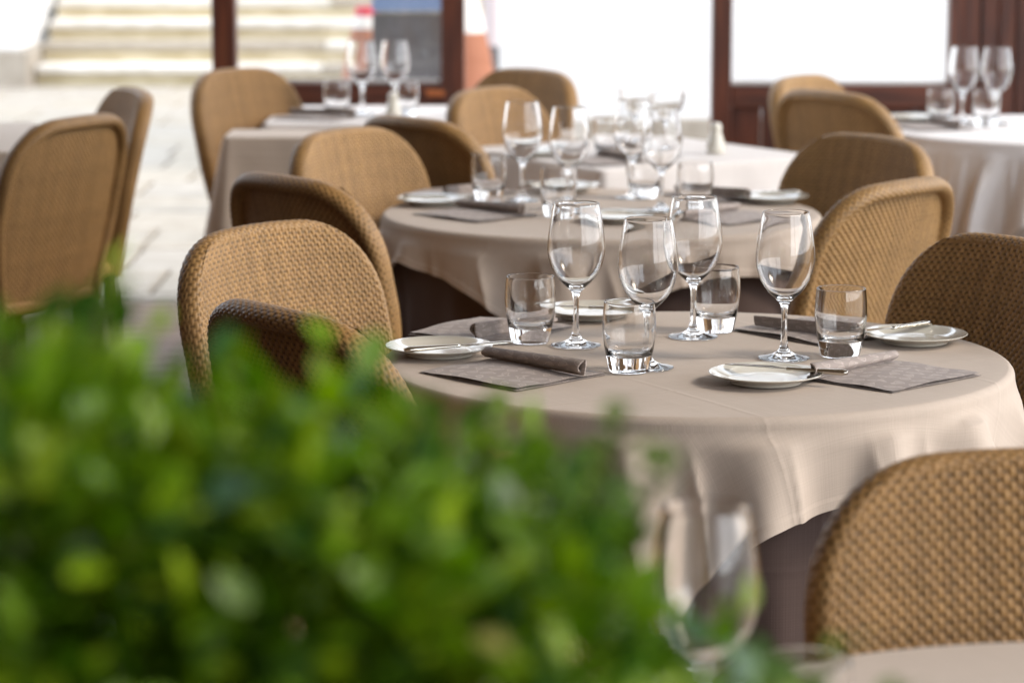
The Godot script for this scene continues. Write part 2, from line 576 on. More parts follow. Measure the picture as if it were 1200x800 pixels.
func square_cloth(w: float, d: float, drop: float, seed_: int, flare := 0.05) -> ArrayMesh:
	var mb := MB.new()
	var path := []          # [point, normal, how near a corner]
	var rc := 0.012
	var per := 2.0 * (w + d)
	for side in 4:
		var L := w if side % 2 == 0 else d
		var O := d if side % 2 == 0 else w
		var b := Basis(Vector3.UP, side * PI / 2.0)
		for i in 48:
			var x := lerpf(-L / 2 + rc, L / 2 - rc, i / 47.0)
			path.append([b * Vector3(x, 0, O / 2), b * Vector3(0, 0, 1), exp(-(L / 2 - absf(x)) / 0.06), side * 1.7 + x])
		for i in range(1, 8):
			var a := i / 8.0 * PI / 2.0
			var cc := Vector3(L / 2 - rc, 0, O / 2 - rc)
			var nn := Vector3(sin(a), 0, cos(a))
			path.append([b * (cc + nn * rc), b * nn, 1.0, side * 1.7 + L / 2])
	var n := path.size()
	var rings := [[-1.0, 0.0], [-0.5, 0.0], [0.0, 0.0], [0.003, 0.0], [0.006, 0.002], [0.0085, 0.006]]
	for k in range(1, 17): rings.append([0.0, drop * k / 16.0])
	for k in rings.size():
		var t: float = rings[k][1] / drop
		for j in n:
			var q: Array = path[j]
			var p: Vector3 = q[0]
			if rings[k][0] < 0.0: p *= -rings[k][0] * (0.999 if rings[k][0] == -1.0 else 1.0) if rings[k][0] > -1.0 else 0.0
			var off: float = rings[k][0] if rings[k][0] > 0.0 else (0.0085 + t * (flare * (0.25 + q[2]) + 0.011 * sin(q[3] * 21.0 + seed_) + 0.007 * sin(q[3] * 47.0 + seed_ * 2.0)) if t > 0.0 else 0.0)
			p += q[1] * off
			p.y = 0.744 - rings[k][1] - 0.012 * t * q[2] * sin(seed_)
			mb.vert(p, Vector2(p.x + q[1].x * rings[k][1], p.z + q[1].z * rings[k][1]))
	for k in rings.size() - 1:
		for j in n:
			var j2 := (j + 1) % n
			mb.quad(k * n + j, (k + 1) * n + j, (k + 1) * n + j2, k * n + j2)
	return mb.mesh()

func round_table(x: float, z: float, label: String) -> void:
	var t := thing("round_table", label, "table", Vector3(x, 0, z), 0.0, "round tables under cloths")
	var pr := spline([Vector2(0, 0.72), Vector2(0.42, 0.72), Vector2(0.432, 0.728), Vector2(0.434, 0.735), Vector2(0.430, 0.7395), Vector2(0.0, 0.7400)], 4)
	part("tabletop", lathe(pr, 0, pr.size() - 1, 64), M.dark_timber_across, t)
	var po := spline([Vector2(0, 0.001), Vector2(0.24, 0.001), Vector2(0.25, 0.012), Vector2(0.23, 0.024), Vector2(0.06, 0.05), Vector2(0.035, 0.12), Vector2(0.035, 0.64), Vector2(0.09, 0.718), Vector2(0, 0.7185)], 4)
	part("pedestal", lathe(po, 0, po.size() - 1, 32), M.rubber, t)

func square_table(w: float, d: float, at: Vector3, turn: float, label: String) -> void:
	var t := thing("square_table", label, "table", at, turn, "square tables under cloths")
	var mb := MB.new()
	mb.box(Vector3(0, 0.727, 0), Vector3(w - 0.02, 0.024, d - 0.02), 0.004)
	part("tabletop", mb, M.dark_timber_across, t)
	for sx in [-1, 1]:
		for sz in [-1, 1]:
			var l := MB.new()
			l.box(Vector3(sx * (w / 2 - 0.06), 0.357, sz * (d / 2 - 0.06)), Vector3(0.045, 0.714, 0.045), 0.004)
			part("leg", l, M.dark_timber, t)

# ---------------------------------------------------------------- table things
var wine0: Node3D
var tumbler_mesh: ArrayMesh
func wine_glass(x: float, z: float, label: String, group: String, scale_ := 1.0) -> void:
	var at := Vector3(x, 0.745, z)
	if wine0 == null:
		wine0 = thing("wine_glass", label, "wine glass", at, 0.0, group)
		var outer := [Vector2(0, 0.0006), Vector2(0.012, 0.0006), Vector2(0.031, 0.0002), Vector2(0.0343, 0.0004), Vector2(0.0351, 0.0013), Vector2(0.0343, 0.0022), Vector2(0.027, 0.0034), Vector2(0.016, 0.0062), Vector2(0.0085, 0.0112), Vector2(0.0052, 0.019), Vector2(0.0042, 0.032), Vector2(0.0039, 0.052), Vector2(0.0046, 0.068), Vector2(0.0066, 0.0755), Vector2(0.0125, 0.0818), Vector2(0.0235, 0.0925), Vector2(0.0335, 0.1080), Vector2(0.0390, 0.1260), Vector2(0.0402, 0.1390), Vector2(0.0388, 0.1570), Vector2(0.0353, 0.1800), Vector2(0.0318, 0.1992)]
		var ctrl := outer.duplicate()
		ctrl.append(Vector2(0.0313, 0.1999)); ctrl.append(Vector2(0.0307, 0.1992))
		for q in [Vector2(0.0342, 0.1800), Vector2(0.0377, 0.1570), Vector2(0.0391, 0.1390), Vector2(0.0379, 0.1262), Vector2(0.0323, 0.1088), Vector2(0.0222, 0.0940), Vector2(0.0115, 0.0858), Vector2(0.0045, 0.0835), Vector2(0.0, 0.0832)]:
			ctrl.append(q)
		var per := 6
		var pr := spline(ctrl, per)
		for i in pr.size(): pr[i] *= 1.055
		part("foot", lathe(pr, 0, 9 * per, 56), M.glass, wine0)
		part("stem", lathe(pr, 9 * per, 13 * per, 56), M.glass, wine0)
		part("bowl", lathe(pr, 13 * per, pr.size() - 1, 56), M.glass, wine0)
		return
	var o := copy_of(wine0, "wine_glass", label, "wine glass", at, rng.randf() * TAU, group)

func tumbler(x: float, z: float, label: String, group: String) -> void:
	if tumbler_mesh == null:
		var pr := spline([Vector2(0, 0.0012), Vector2(0.019, 0.0012), Vector2(0.0235, 0.0003), Vector2(0.0258, 0.0007), Vector2(0.0270, 0.0025), Vector2(0.0290, 0.0120), Vector2(0.0325, 0.0300), Vector2(0.0352, 0.0500), Vector2(0.0357, 0.0620), Vector2(0.0350, 0.0790), Vector2(0.0335, 0.0935), Vector2(0.0328, 0.0942), Vector2(0.0321, 0.0935), Vector2(0.0335, 0.0790), Vector2(0.0341, 0.0620), Vector2(0.0334, 0.0500), Vector2(0.0306, 0.0340), Vector2(0.0270, 0.0262), Vector2(0.0210, 0.0228), Vector2(0.0110, 0.0213), Vector2(0, 0.0210)], 6)
		for i in pr.size(): pr[i] *= 1.05
		tumbler_mesh = lathe(pr, 0, pr.size() - 1, 64).mesh()
	var o := part("water_tumbler", tumbler_mesh, M.glass)
	o.position = Vector3(x, 0.745, z)
	tag(o, label, "tumbler", group)

var plate_mesh: ArrayMesh
func plate(x: float, z: float, label: String, group: String) -> void:
	if plate_mesh == null:
		var pr := spline([Vector2(0, 0.002), Vector2(0.044, 0.002), Vector2(0.0465, 0.0005), Vector2(0.049, 0.001), Vector2(0.051, 0.004), Vector2(0.066, 0.0095), Vector2(0.0770, 0.0136), Vector2(0.0780, 0.0146), Vector2(0.0768, 0.0152), Vector2(0.066, 0.0122), Vector2(0.054, 0.0078), Vector2(0.047, 0.0058), Vector2(0.03, 0.0053), Vector2(0, 0.0052)], 5)
		plate_mesh = lathe(pr, 0, pr.size() - 1, 64).mesh()
	var o := part("side_plate", plate_mesh, M.porcelain)
	o.position = Vector3(x, 0.745, z)
	tag(o, label, "plate", group)

var knife0: Node3D
func knife(x: float, z: float, dx: float, dz: float, label: String, group: String) -> void:
	# lies across a plate; (dx, dz) is the way the blade points
	var at := Vector3(x, 0.745 + 0.0152, z)
	var turn := atan2(-dz, dx)
	if knife0 == null:
		knife0 = thing("butter_knife", label, "knife", at, turn, group)
		var hb := MB.new()
		var path := []
		var rad := []
		for k in 13:
			var t := k / 12.0
			path.append(Vector3(-0.085 + 0.085 * t, 0.004, 0))
			rad.append(0.0020 + 0.0026 * (1.0 - t) * smoothstep(0.0, 0.06, t + 0.02) + (0.0008 if k == 12 else 0.0))
		hb.tube(path, rad, 12)
		for i in hb.v.size(): hb.v[i].z *= 1.7
		part("handle", hb, M.steel, knife0)
		var bb := MB.new()
		var prev := -1
		for k in 15:
			var t := k / 14.0
			var x0 := 0.088 * t
			var wd := 0.0025 + 0.0075 * smoothstep(0.0, 0.35, t)
			if t > 0.8: wd *= sqrt(maxf(0.02, 1.0 - pow((t - 0.8) / 0.2, 2.0)))
			var i0 := bb.vert(Vector3(x0, 0.0052, -0.003))
			bb.vert(Vector3(x0, 0.0040, -0.003)); bb.vert(Vector3(x0, 0.0044, -0.003 + wd * 1.6)); 
			if k > 0:
				bb.quad(prev, prev + 2, i0 + 2, i0)
				bb.quad(prev + 2, prev + 1, i0 + 1, i0 + 2)
				bb.quad(prev + 1, prev, i0, i0 + 1)
			prev = i0
		part("blade", bb, M.steel, knife0)
		return
	copy_of(knife0, "butter_knife", label, "knife", at, turn, group)

var napkins := {}
func napkin(x: float, z: float, turn: float, label: String, group: String, open := 1.0) -> void:
	# open: the end (+1 or -1 along x) where the roll gapes
	# +z points at the diner; the square lies flat, one edge is folded back over it as a loose roll
	var at := Vector3(x, 0.7447, z)
	if not napkins.has(open):
		var napkin0 := thing("folded_napkin", label, "napkin", at, turn, group)
		napkins[open] = napkin0
		# flat plies
		var mb := MB.new()
		var hx := 0.098
		var hz := 0.086
		for ply in 2:
			var y0 := 0.0021 * ply
			var nu := 24
			var nv := 22
			var k := mb.v.size()
			for s in 2:
				for j in nv:
					for i in nu:
						var a := 2.0 * i / (nu - 1.0) - 1.0
						var b := 2.0 * j / (nv - 1.0) - 1.0
						var bulge := 0.0022 * (1.0 - pow(absf(a), 6.0)) * (1.0 - pow(absf(b), 6.0))
						var wav := 0.0020 * sin(a * 4.0 + ply * 2.0) + 0.0016 * sin(b * 6.0 + a * 2.0 + ply)
						var sl := 0.0015 * ply
						mb.vert(Vector3(a * (hx - sl), y0 + 0.0004 + (bulge + 0.0005 if s == 1 else 0.0) + (wav * 0.5 + 0.0014) * (1.0 if ply > 0 else 0.0), b * (hz - sl * 0.6) + 0.002 * sin(a * 2.0 + ply)), Vector2(a * hx + 0.3, b * hz + 0.2) * 5.0)
				mb.grid(k + s * nu * nv, nu, nv, s == 1)
			# border between the two faces
			for i in nu - 1:
				mb.quad(k + i, k + i + 1, k + nu * nv + i + 1, k + nu * nv + i)
				var o := (nv - 1) * nu
				mb.quad(k + o + i + 1, k + o + i, k + nu * nv + o + i, k + nu * nv + o + i + 1)
			for j in nv - 1:
				mb.quad(k + (j + 1) * nu, k + j * nu, k + nu * nv + j * nu, k + nu * nv + (j + 1) * nu)
				var o := nu - 1
				mb.quad(k + j * nu + o, k + (j + 1) * nu + o, k + nu * nv + (j + 1) * nu + o, k + nu * nv + j * nu + o)
		part("flat_cloth", mb, M.napkin, napkin0)
		# the roll: a drop-shaped loop, pointed at the far edge, round towards the diner
		var loop := [Vector2(-0.092, 0.0060), Vector2(-0.068, 0.0110), Vector2(-0.040, 0.0185), Vector2(-0.014, 0.0230), Vector2(0.003, 0.0215), Vector2(0.009, 0.0160), Vector2(0.004, 0.0105), Vector2(-0.014, 0.0080), Vector2(-0.045, 0.0068), Vector2(-0.074, 0.0060)]
		var pr := spline(loop, 6)
		var rb := MB.new()
		var nu2 := pr.size()
		var nx := 26
		for s in 2:
			for j in nx:
				var b := 2.0 * j / (nx - 1.0) - 1.0
				for i in nu2:
					var t := pr[mini(i + 1, nu2 - 1)] - pr[maxi(i - 1, 0)]
					var nn := Vector2(-t.y, t.x).normalized()
					var bo := b * open
					var sq := 1.10 + 0.22 * bo
					var wx := 1.0 + 0.20 * pow(maxf(0.0, bo * 0.5 + 0.5), 2.0)
					var q := pr[i] + nn * (0.0013 if s == 0 else -0.0013)
					var sk := 0.008 * bo * clampf((q.x + 0.09) / 0.09, 0, 1)
					rb.vert(Vector3(b * (hx + 0.004) + 0.004 * sin(i * 0.11) + 0.011 * (open - 1.0), 0.0052 + maxf(0.0, q.y - 0.0052) * sq, (q.x - 0.009) * wx - 0.034 + sk), Vector2(b * hx + 0.1, i * 0.004) * 5.0)
			rb.grid(s * nu2 * nx, nu2, nx, s == 0)
		for i in nu2 - 1:
			rb.quad(i, i + 1, nu2 * nx + i + 1, nu2 * nx + i)
			var o := (nx - 1) * nu2
			rb.quad(o + i + 1, o + i, nu2 * nx + o + i, nu2 * nx + o + i + 1)
		for j in nx - 1:
			for o in [0, nu2 - 1]:
				rb.quad(j * nu2 + o, (j + 1) * nu2 + o, nu2 * nx + (j + 1) * nu2 + o, nu2 * nx + j * nu2 + o)
		part("rolled_edge", rb, M.napkin, napkin0)
		return
	copy_of(napkins[open], "folded_napkin", label, "napkin", at, turn, group)

func shaker(x: float, z: float, label: String) -> void:
	var t := thing("salt_shaker", label, "shaker", Vector3(x, 0.745, z), 0.0, "white shakers")
	var pr := spline([Vector2(0, 0.0), Vector2(0.020, 0.0), Vector2(0.0225, 0.003), Vector2(0.023, 0.02), Vector2(0.017, 0.042), Vector2(0.0125, 0.052), Vector2(0.0, 0.0525)], 6)
	part("body", lathe(pr, 0, pr.size() - 1, 32), M.porcelain, t)
	var c := spline([Vector2(0, 0.0527), Vector2(0.0120, 0.0527), Vector2(0.0145, 0.058), Vector2(0.0135, 0.070), Vector2(0.008, 0.0755), Vector2(0, 0.0765)], 5)
	part("cap", lathe(c, 0, c.size() - 1, 32), M.porcelain, t)

func traffic_cone(x: float, z: float, h: float, label: String, red_tip: bool) -> void:
	var t := thing("traffic_cone", label, "traffic cone", Vector3(x, 0, z), 0.0, "traffic cones")
	var r0 := 0.235 * h / 0.9
	var seg := [[0.03, 0.895 if red_tip else 0.62, M.orange, "lower_sleeve"], [0.895 if red_tip else 0.62, 0.955 if red_tip else 0.74, M.cone_white if red_tip else M.orange, "band"], [0.955 if red_tip else 0.74, 1.0, M.cone_red if red_tip else M.cone_white, "tip"]]
	for s in seg:
		var ra := lerpf(r0, 0.042, s[0]) + (0.002 if s[3] == "band" else 0.0)
		var rb := lerpf(r0, 0.042, s[1]) + (0.002 if s[3] == "band" else 0.0)
		var pr := PackedVector2Array([Vector2(0, s[0] * h), Vector2(ra - 0.001, s[0] * h), Vector2(ra, s[0] * h + 0.001), Vector2(rb, s[1] * h - 0.002), Vector2(rb - 0.002, s[1] * h), Vector2(0, s[1] * h)])
		part(s[3], lathe(pr, 0, pr.size() - 1, 32), s[2], t)
	var mb := MB.new()
	mb.box(Vector3(0, 0.018, 0), Vector3(r0 * 2.5, 0.03, r0 * 2.5), 0.008)
	part("foot", mb, M.rubber, t)

# ---------------------------------------------------------------- hedge
func leaf_mesh() -> ArrayMesh:
	var mb := MB.new()
	var L := 0.026
	var mid := []
	for k in 6:
		var t := k / 5.0
		var w := 0.0078 * pow(sin(PI * clampf(t * 0.94 + 0.03, 0, 1)), 0.75)
		var bend := -0.004 * t * t
		var a := mb.vert(Vector3(0, bend + w * 0.30, L * t) + Vector3(-w, 0, 0))
		mb.vert(Vector3(0, bend, L * t))
		mb.vert(Vector3(0, bend + w * 0.30, L * t) + Vector3(w, 0, 0))
		mid.append(a)
	for k in 5:
		var a: int = mid[k]
		var b: int = mid[k + 1]
		mb.quad(a, b, b + 1, a + 1)
		mb.quad(a + 1, b + 1, b + 2, a + 2)
	return mb.mesh()

const HZ := -1.26
const TOPS := [[-1.7, 1.22], [-0.28, 1.22], [-0.226, 1.218], [-0.200, 1.226], [-0.160, 1.195], [-0.113, 1.195], [-0.08, 1.195], [-0.056, 1.186], [-0.03, 1.174], [0.0, 1.163], [0.03, 1.160], [0.047, 1.142], [0.057, 1.10], [0.066, 1.068], [0.08, 1.053], [0.094, 1.06], [0.115, 1.062], [0.132, 1.05], [0.15, 1.0], [0.165, 0.9], [0.185, 0.7]]
var clump := FastNoiseLite.new()
func hedge_top(x: float) -> float:
	for i in TOPS.size() - 1:
		if x <= TOPS[i + 1][0]:
			return lerpf(TOPS[i][1], TOPS[i + 1][1], clampf((x - TOPS[i][0]) / (TOPS[i + 1][0] - TOPS[i][0]), 0.0, 1.0))
	return 0.4

func hedge_in(p: Vector3) -> float:     # > 0 inside, about metres to the surface
	var y := hedge_top(p.x)
	var dz := absf(p.z - HZ)
	var round_ := 0.15 - 0.06 * clampf((p.y - (y - 0.12)) / 0.12, 0.0, 1.0)
	return minf(minf(y - p.y, round_ - dz), minf(p.x + 1.5, 0.20 - p.x)) + 0.030 * clump.get_noise_3dv(p * 100.0) - 0.004

func build_hedge() -> void:
	var pl := thing("planter_trough", "long brown terracotta trough that the leafy hedge grows in", "planter", Vector3(-0.68, 0, HZ))
	var mb := MB.new()
	for s in [-1, 1]:
		mb.box(Vector3(0, 0.23, s * 0.16), Vector3(1.70, 0.44, 0.03), 0.006)
		mb.box(Vector3(s * 0.84, 0.23, 0), Vector3(0.03, 0.44, 0.287), 0.006)
	mb.box(Vector3(0, 0.02, 0), Vector3(1.645, 0.03, 0.284), 0.004)
	part("trough_body", mb, M.terracotta, pl)
	var so := MB.new()
	so.box(Vector3(0, 0.36, 0), Vector3(1.643, 0.06, 0.284), 0.01)
	part("soil_fill", so, M.soil, pl)
	var h := thing("hedge", "dense leafy green hedge in front of the dining tables", "hedge", Vector3(-0.68, 0.39, HZ))
	clump.seed = 8
	clump.frequency = 0.16
	clump.fractal_octaves = 2
	var r := RandomNumberGenerator.new()
	r.seed = 77
	# stems
	for i in 14:
		var x := -0.75 + 1.5 * i / 13.0 + r.randf_range(-0.03, 0.03)
		var p := [Vector3(x, 0.0, r.randf_range(-0.05, 0.05))]
		var q := [0.010]
		for k in range(1, 6):
			p.append(p[-1] + Vector3(r.randf_range(-0.05, 0.05), 0.14, r.randf_range(-0.04, 0.04)))
			q.append(0.010 - 0.0014 * k)
		var worst := 0.0
		var st := MB.new()
		var keep := []
		for a in p:
			if hedge_in(a + h.position) > 0.03 or keep.size() < 2: keep.append(a)
		st.tube(keep, q.slice(0, keep.size()), 7)
		part("stem", st, M.twig, h)
	# leaves
	var where := []
	var cols := []
	var tries := 0
	while where.size() < 30000 and tries < 500000:
		tries += 1
		var near := r.randf() < 0.36
		var p := Vector3(r.randf_range(-0.30, 0.2) if near else r.randf_range(-1.5, 0.2), r.randf_range(0.85, 1.3) if near else r.randf_range(0.42, 1.3), HZ + r.randf_range(-0.17, 0.17))
		var d := hedge_in(p)
		if d < 0.0 or r.randf() > (exp(-d / 0.05) + 0.06) * (0.22 + 0.78 * smoothstep(0.0, 0.045, hedge_top(p.x) - p.y)): continue
		var outw := Vector3(0, 0.35, 0)
		var e := 0.01
		outw += Vector3(hedge_in(p - Vector3(e, 0, 0)) - hedge_in(p + Vector3(e, 0, 0)), hedge_in(p - Vector3(0, e, 0)) - hedge_in(p + Vector3(0, e, 0)), hedge_in(p - Vector3(0, 0, e)) - hedge_in(p + Vector3(0, 0, e))).normalized() * 0.8
		var dir := (outw + Vector3(r.randf_range(-1, 1), r.randf_range(-0.7, 1), r.randf_range(-1, 1))).normalized()
		var side := dir.cross(Vector3(r.randf_range(-1, 1), r.randf_range(-0.2, 0.2) + 1.0, r.randf_range(-1, 1))).normalized()
		var up := dir.cross(side).normalized()
		if up.y < 0: up = -up; side = -side
		var s := r.randf_range(0.55, 1.1)
		where.append(Transform3D(Basis(side * s, up * s, dir * s), p - h.position))
		cols.append(leaf_color(r))
	var mm := MultiMesh.new()
	mm.transform_format = MultiMesh.TRANSFORM_3D
	mm.use_colors = true
	mm.mesh = leaf_mesh()
	mm.instance_count = where.size()
	for i in where.size():
		mm.set_instance_transform(i, where[i])
		mm.set_instance_color(i, cols[i])
	var mi := MultiMeshInstance3D.new()
	mi.multimesh = mm
	mi.material_override = M.leaf
	adopt(mi, "foliage", h)
	mi.set_meta("kind", "stuff")
	# young shoots that stand out of the top and the end
	for sp in [[-0.215, 1.20, 0.05, -0.15], [-0.195, 1.27, 0.045, 0.1], [-0.09, 1.29, 0.02, 0.1], [-0.06, 1.22, 0.045, 0.25], [-0.02, 1.29, 0.045, 0.1], [0.02, 1.21, 0.05, 0.2], [0.036, 1.28, 0.06, 0.15], [0.046, 1.20, 0.07, 0.15], [0.04, 1.25, 0.05, 0.35], [0.09, 1.22, 0.04, 0.3], [0.11, 1.28, 0.04, 0.5], [0.122, 1.22, 0.035, 0.6]]:
		var b := Vector3(sp[0], hedge_top(sp[0]) - 0.03, -sp[1])
		var tip := b + Vector3(sp[3] * 0.09, sp[2], r.randf_range(-0.02, 0.02))
		var st := MB.new()
		st.tube([b - h.position, b.lerp(tip, 0.5) - h.position + Vector3(0.004, 0, 0.002), tip - h.position], [0.0018, 0.0014, 0.0008], 6)
		part("shoot", st, M.twig, h)
		for k in 9:
			var t := (k + 1) / 9.0
			var a := k * 2.4 + r.randf()
			var dir := Vector3(cos(a), 0.75, sin(a)).normalized()
			var side := dir.cross(Vector3.UP).normalized()
			var s := r.randf_range(0.75, 1.1) * (1.0 - 0.3 * t)
			var lm := MeshInstance3D.new()
			lm.mesh = leaf_variants[k % 4]
			lm.material_override = M.leaf
			adopt(lm, "leaf", h)
			lm.transform = Transform3D(Basis(side * s, dir.cross(side).normalized() * -s, dir * s), b.lerp(tip, t) - h.position)
			if lm.transform.basis.y.y < 0: lm.transform.basis = Basis(-lm.transform.basis.x, -lm.transform.basis.y, lm.transform.basis.z)

var leaf_variants := []
func leaf_color(r: RandomNumberGenerator) -> Color:
	var k := r.randf()
	var c := Color(0.155, 0.275, 0.010)
	if k < 0.28: c = Color(0.26, 0.37, 0.012)
	elif k < 0.42: c = Color(0.055, 0.125, 0.010)
	elif k < 0.50: c = Color(0.06, 0.15, 0.05)
	elif k < 0.512: c = Color(0.30, 0.27, 0.07)
	return c * r.randf_range(0.75, 1.25)

# ---------------------------------------------------------------- setting
func bx(called: String, at: Vector3, size: Vector3, m: Material, parent: Node = self, bev := 0.004) -> MeshInstance3D:
	var mb := MB.new()
	mb.box(at, size, bev)
	return part(called, mb, m, parent)

func build_setting() -> void:
	# ground far and wide, in mortar colour, with paving slabs laid on it beyond the terrace
	var g := MB.new()
	g.face([Vector3(-150, -0.16, 150), Vector3(150, -0.16, 150), Vector3(150, -0.16, -150), Vector3(-150, -0.16, -150)])
	structure(part("ground", g, M.mortar))
	var pave := Node3D.new()
	adopt(pave, "paving", self)
	structure(pave)
	var r := RandomNumberGenerator.new()
	r.seed = 3
	var slab := []
	for k in 6:
		var mb := MB.new()
		mb.box(Vector3.ZERO, Vector3(0.95 - 0.012 - 0.1 * (k % 3), 0.06, 0.588), 0.008)
		slab.append([mb.mesh(), 0.95 - 0.1 * (k % 3)])
	var mats := [M.stone_warm, M.stone_warm, M.stone_grey]
	var z := -9.66
	while z > -19.25:
		var x := -6.4 + r.randf_range(0, 0.5)
		while x < 3.6:
			var s: Array = slab[r.randi() % 3]
			var o := part("paving_slab", s[0], mats[r.randi() % 3], pave)
			o.position = Vector3(x + s[1] / 2, -0.030 + r.randf_range(-0.002, 0.002), z - 0.3)
			x += s[1]
		z -= 0.6
	# terrace: deck boards running across, and a pale stone edge
	var deck := Node3D.new()
	adopt(deck, "terrace_deck", self)
	structure(deck)
	bx("deck_bed", Vector3(0, -0.10, -4.0), Vector3(9.0, 0.10, 10.96), M.mortar, deck)
	var bm := MB.new()
	bm.box(Vector3.ZERO, Vector3(9.0, 0.045, 0.137), 0.004)
	var bmesh := bm.mesh()
	for k in 78:
		var o := part("deck_board", bmesh, M.deck, deck)
		o.position = Vector3(0, -0.0225 + r.randf_range(-0.001, 0.001), 1.40 - 0.14 * k)
	for k in 8:
		bx("edge_stone", Vector3(-3.95 + 1.13 * k, -0.04, -9.56), Vector3(1.125, 0.09, 0.13), M.stone_warm, deck, 0.012)
	# stone stairs
	var st := thing("stone_staircase", "broad pale stone staircase climbing away beyond the paving", "staircase", Vector3(0, 0, -19.35))
	for k in 16:
		var y := 0.135 * k
		var zz := -0.33 * k
		bx("riser", Vector3(0.65, y + 0.035, zz - 2.0), Vector3(7.8, 0.09 if k else 0.16, 4.0), M.stained_stone, st, 0.004)
		for q in 4:
			bx("tread", Vector3(0.65 - 2.925 + 1.95 * q, y + 0.1095, zz - 0.18), Vector3(1.944, 0.054, 0.42), [M.stone, M.stone_warm, M.stone][(k + q) % 3], st, 0.010)
	# wall beside the stairs
	var w := thing("stair_wall", "white rendered wall on a grey plinth beside the stone stairs", "wall", Vector3(-5.4, 0, -19.2))
	bx("plinth", Vector3(0, 0.10, -0.4), Vector3(4.28, 0.30, 1.0), M.stone_grey, w, 0.01)
	bx("wall_face", Vector3(-0.02, 1.65, -2.2), Vector3(4.18, 2.8, 4.4), M.plaster, w, 0.01)
	var bw := thing("hilltop_house", "pale plastered house standing at the head of the stairs", "building", Vector3(0, 0, -27.5))
	bx("wall", Vector3(0, 4.6, 0), Vector3(18, 9.6, 3.0), M.plaster, bw, 0.02)
	for k in 4:
		bx("window", Vector3(-5.4 + 3.6 * k, 5.4, 1.51), Vector3(1.1, 1.6, 0.05), M.board_grey, bw, 0.01)
	bx("roof", Vector3(0, 9.6, 0), Vector3(18.6, 0.3, 3.8), M.terracotta, bw, 0.03)
	# white building close behind the terrace
	var wb := thing("white_building", "white plastered building behind the doorway of the timber screen", "building", Vector3(3.9, 0, -14.6))
	bx("wall", Vector3(0, 2.0, 0), Vector3(8.0, 4.6, 2.0), M.plaster, wb, 0.01)
	bx("plinth", Vector3(0, 0.06, 0.02), Vector3(8.02, 0.42, 2.02), M.stone_grey, wb, 0.01)
	var pp := thing("drain_pipe", "pinkish grey drain pipe down the corner of the white building", "pipe", Vector3(-0.10, 0, -13.45))
	var mb := MB.new()
	mb.tube([Vector3(0, 4.2, 0), Vector3(0, 2.0, 0), Vector3(0, 0.62, 0)], [0.035, 0.035, 0.035], 14)
	part("tube", mb, M.pipe_grey, pp)
	var mb2 := MB.new()
	mb2.tube([Vector3(0, 0.62, 0), Vector3(0, 0.5, 0.01), Vector3(0.0, 0.42, 0.06)], [0.04, 0.04, 0.04], 14)
	part("shoe", mb2, M.board_grey, pp)
	bx("bracket", Vector3(0, 1.8, -0.02), Vector3(0.10, 0.03, 0.08), M.board_grey, pp)
	# grey board with a blue header behind the glazed screen
	var bd := thing("notice_board", "dark grey board with blue header behind the glazed screen", "board", Vector3(-0.40, 0, -11.0))
	bx("panel", Vector3(0.02, 0.50, 0), Vector3(0.32, 0.796, 0.03), M.board_grey, bd)
	bx("header", Vector3(0.02, 1.05, 0.002), Vector3(0.32, 0.296, 0.034), M.board_blue, bd)
	for s in [-1, 1]:
		bx("leg", Vector3(0.02 + s * 0.13, 0.03, 0), Vector3(0.03, 0.13, 0.028), M.board_grey, bd)
	traffic_cone(-0.615, -12.0, 0.875, "orange traffic cone with red tip and white band behind the glass", true)
	traffic_cone(-0.215, -12.5, 1.0, "orange traffic cone with white tip beside the screen doorway", false)
	# timber screens along the far edge of the terrace
	var a := thing("timber_screen", "dark timber screen with glass panel in front of the stairs", "screen", Vector3(0, 0, -9.40))
	screen(a, -0.985, -0.16, [[-0.95, 0.078], [-0.195, 0.078]], 0.748)
	bx("latch_plate", Vector3(-0.253, 0.712, 0.042), Vector3(0.062, 0.022, 0.008), M.brass, a, 0.002)
	var b := thing("timber_screen", "reddish timber screen with white glazing behind the far corner table", "screen", Vector3(0, 0, -9.40))
	screen(b, 0.66, 1.70, [[0.693, 0.064], [1.465, 0.045]], 0.742)
	for k in 4:
		bx("board", Vector3(1.516 + 0.0595 * k, 1.30, 0.0), Vector3(0.056, 2.44, 0.045), M.dark_timber, b, 0.005)
	bx("end_post", Vector3(1.79, 1.30, 0.0), Vector3(0.16, 2.44, 0.10), M.rubber, b)
	# front of the restaurant on the hedge side
	var rf := thing("restaurant_front", "brown rendered restaurant front with dark doors beside the terrace", "building", Vector3(-3.9, 0, -3.0))
	bx("wall", Vector3(-0.5, 3.35, 0.0), Vector3(1.0, 7.1, 9.6), M.terracotta, rf, 0.02)
	for k in 3:
		bx("door", Vector3(0.012, 1.12, -3.0 + 3.0 * k), Vector3(0.05, 2.24, 1.3), M.dark_timber, rf, 0.01)
		bx("door_pane", Vector3(0.045, 1.35, -3.0 + 3.0 * k), Vector3(0.02, 1.5, 0.9), M.rubber, rf, 0.005)
	bx("wall_return", Vector3(2.76, 3.35, 5.3), Vector3(6.4, 7.1, 1.0), M.terracotta, rf, 0.02)
	# canopy
	var c := thing("canopy", "tan canvas canopy stretched on timber beams above the terrace", "canopy", Vector3(0, 0, 0))
	var cv := MB.new()
	var nx := 25
	var nz := 31
	for j in nz:
		for i in nx:
			var x := lerpf(CAN[0], CAN[1], i / (nx - 1.0))
			var zz := lerpf(CAN[3], CAN[2], j / (nz - 1.0))
			cv.vert(Vector3(x, 3.36 - 0.05 * absf(sin(PI * j / 6.0)), zz), Vector2(x, zz))
	cv.grid(0, nx, nz, true)
	part("canvas_sheet", cv, M.canvas, c)
